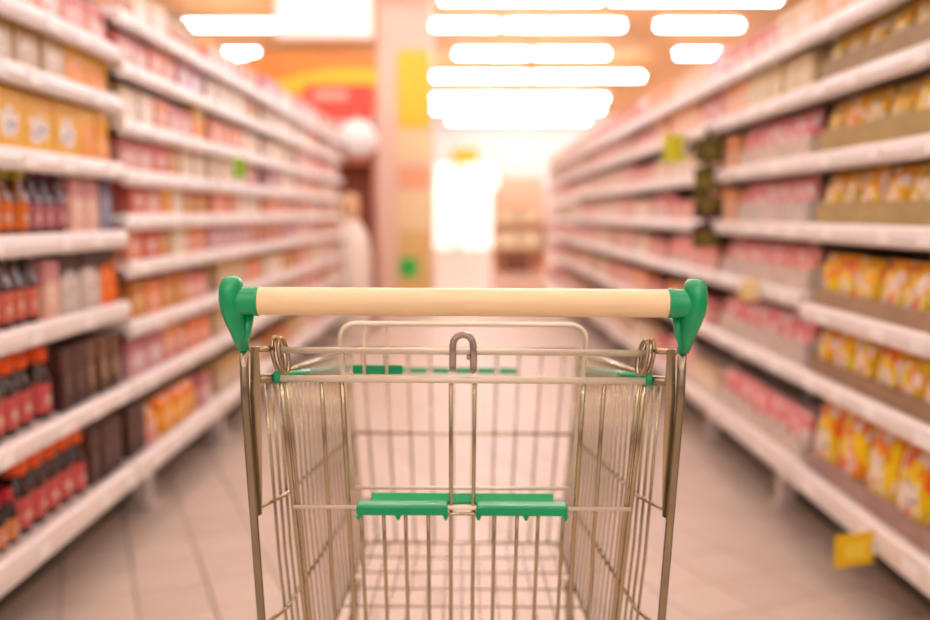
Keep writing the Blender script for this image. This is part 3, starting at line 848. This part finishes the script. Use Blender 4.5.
ball('display_ball', (-1.0, ey - .06, 1.581), .19, WHT, 'large white display ball on the brown promotion stand')
ball('display_ball', (-1.36, ey - .03, 1.581), .13, CRM, 'smaller cream display ball on the brown promotion stand')
# tall cream bottle-shaped figure in front of the stand
fg = empty('bottle_figure', (-1.03, ey - .48, 0))
tag(fg, 'tall cream bottle-shaped display figure standing before the promotion stand', 'display figure')
link('figure_body', lathe([(.17, 0), (.19, .03), (.20, .4), (.195, .75), (.17, .9), (.11, 1.0), (.085, 1.04)], 20), mat('figure_cream', '#f0e2d2', .5, noise=.04), fg, True)
link('figure_neck', lathe([(.085, 1.035), (.08, 1.08), (.092, 1.12), (.09, 1.2), (.06, 1.26), (0, 1.27)], 20), mat('figure_tan', '#e9b98c', .5, noise=.05), fg, True)
# hanging banner with curved yellow band
bn = empty('hanging_banner', (-1.65, 10.0, 2.2))
tag(bn, 'orange banner with a curved yellow band hanging above the left shelves', 'banner')
link('banner_field', B(-.72, .70, 0, .03, .12, .62, bev=.006), ORG, bn)
top = []; lowr = []
for i in range(13):
    x = -.72 + 1.42 * i / 12; u = i / 12
    zt = .22 + .24 * math.sin(u * PI * .62); top.append((x, zt)); lowr.append((x, zt - .16 - .02 * u))
link('curved_band', prism(top + lowr[::-1], -.03, -.0005), YEL, bn)
for x in (-.6, .6): link('hanger', tube([(x, .015, .62), (x, .015, ZC - 2.2)], .006, 6), FRAME, bn)
lb = empty('hanging_white_box', (-1.47, 9.6, 2.92))
tag(lb, 'plain white hanging sign box with an added glow under the ceiling above the banner', 'sign')
link('sign_case', B(-.5, .5, 0, .16, 0, .62, bev=.01), emat('white_box_glow', '#fff0e4', .4), lb)  # faint emission added so the white box reads brighter
for x in (-.4, .4): link('hanger', tube([(x, .08, .62), (x, .08, ZC - 2.92)], .008, 6), FRAME, lb)
def hanging_sign(name, loc, w, h, m_, label):
    o = empty(name, loc); tag(o, label, 'sign')
    link('sign_board', B(-w / 2, w / 2, 0, .02, 0, h, bev=.004), m_, o)
    for x in (-w * .35, w * .35): link('hanger', tube([(x, .01, h), (x, .01, ZC - loc[2])], .004, 6), FRAME, o)
hanging_sign('hanging_sign', (0, 13.0, 1.8), .36, .22, YEL, 'small yellow sign hanging in the middle of the far aisle')
# orange carton stand further down
cs = empty('carton_stand', (.78, 13.0, 0))
tag(cs, 'pale orange cardboard stand with open shelves in the middle of the far aisle', 'display stand')
OR2 = mat('card_orange', '#f4b48a', .6, noise=.06); OR3 = mat('card_red', '#f08a5c', .6, noise=.06)
link('back_board', B(-.38, .38, .2, .23, 0, 1.45, bev=.004), OR2, cs)
for sx in (-.38, .36): link('side_cheek', B(sx, sx + .02, -.08, .2, 0, 1.0, bev=.003), OR3 if sx > 0 else OR2, cs)
link('plinth', B(-.36, .36, -.1, .2, 0, .24, bev=.005), mat('card_blush', '#f3cdb6', .6, noise=.05), cs)
for z in (.58, .95): link('tier', B(-.36, .36, -.02, .2, z, z + .025), CRM, cs)
link('header_panel', B(-.3, .34, .17, .199, 1.18, 1.62, bev=.004), mat('card_peach', '#f6cfae', .6, noise=.05), cs)
o = link('dark_carton', B(-.22, .14, -.08, .16, .2405, .45, bev=.004), mat('dark_carton', '#7a4630', .6, noise=.08), None, loc=(.78, 13.0, 0))
link('carton_lid', B(-.222, .142, -.082, .162, .45, .47), mat('dark_lid', '#85523a', .6, noise=.05), o)
tag(o, 'dark brown carton on the plinth of the orange stand', 'box')
for tz, tn in ((.6055, 'lower'), (.9755, 'upper')):
    for k, x in enumerate((-.18, .16)):
        o = link('display_carton', B(x - .15, x + .15, -.01, .16, tz, tz + (.24 if tz < .7 else .17), bev=.004), mat('carton_straw', '#f2dcb4', .6, noise=.05), None, loc=(.78, 13.0, 0))
        zt = tz + (.24 if tz < .7 else .17)
        link('carton_lid', B(x - .152, x + .152, -.012, .162, zt, zt + .015), OR2, o)
        tag(o, '%s cream carton on the %s tier of the orange stand' % ('left' if k == 0 else 'right', tn), 'box')

# cards clipped to the shelf rails, standing out into the aisle and turned to the shopper
def shelf_flag(side, y, z, w, h, m_, label, m2=None, turn=.35):
    o = empty('shelf_flag', (side * (SX - .012), y, z), 0)
    o.rotation_euler = (0, 0, side * turn)
    tag(o, label, 'price sign')
    x0, x1 = (-w, -.004) if side > 0 else (.004, w)
    c = link('card', B(x0, x1, -.002, .002, -h / 2, h / 2, bev=.0015), m_, o)
    link('clip', B(-.012, .012, -.006, .006, -.02, .02, bev=.002), WHITE, o)
    if m2: link('printed_panel', B(x0 + w * .25, x0 + w * .75, -.0035, -.0022, -h * .28, h * .2), m2, c)
shelf_flag(1, 2.2, .262, .13, .085, YEL, 'bright yellow price card clipped to the lowest right rail', mat('card_light', '#f8de4a', .5, noise=.05))
shelf_flag(1, 3.15, .83, .085, .07, mat('card_pale', '#f4dc9a', .5, noise=.03), 'pale yellow price card on the second right bay rail')
shelf_flag(1, 4.3, 1.40, .12, .13, mat('card_lime', '#d2cf2e', .5, noise=.04), 'lime-yellow card on the right shelves just past the dark strip')
shelf_flag(-1, 4.05, 1.30, .07, .09, mat('card_green', '#9ccf3a', .5, noise=.04), 'small light green card on the third left bay rail')
# clip strip with dark olive packets at the end of the second right bay
st = empty('clip_strip', (SX - .03, 3.82, .955))
tag(st, 'dark hanging clip strip between the second and third right bays', 'clip strip')
DK = mat('strip_dark', '#4a3222', .5, noise=.1)
link('strip', B(-.012, .012, 0, .004, 0, .50), DK, st)
link('strip_hook', tube([(0, .002, .48), (.02, .002, .51), (.045, .002, .50)], .003, 6), DK, st)
cols = ['#5f5420', '#54301c', '#6e6428', '#574a1e']
for i, c in enumerate(cols):
    pk = bmesh.new(); box(pk, -.06, .06, -.028, -.002, 0, .10, bev=.008, seg=2)
    o = link('hanging_packet', pk, print_mat('packet_%d' % i, c, cols[(i + 1) % 4], '#8a7a3c', '#2c1a10', patchr=.2, seed=i), None, loc=(SX - .03, 3.82, .955 + .118 * i))
    hl = B(-.02, .02, -.006, -.001, .099, .112)
    link('hang_tab', hl, DK, o)
    tag(o, 'dark olive-brown packet on the clip strip, %s from its foot' % ['first', 'second', 'third', 'fourth', 'fifth'][i], 'packet', 'packets on the clip strip')
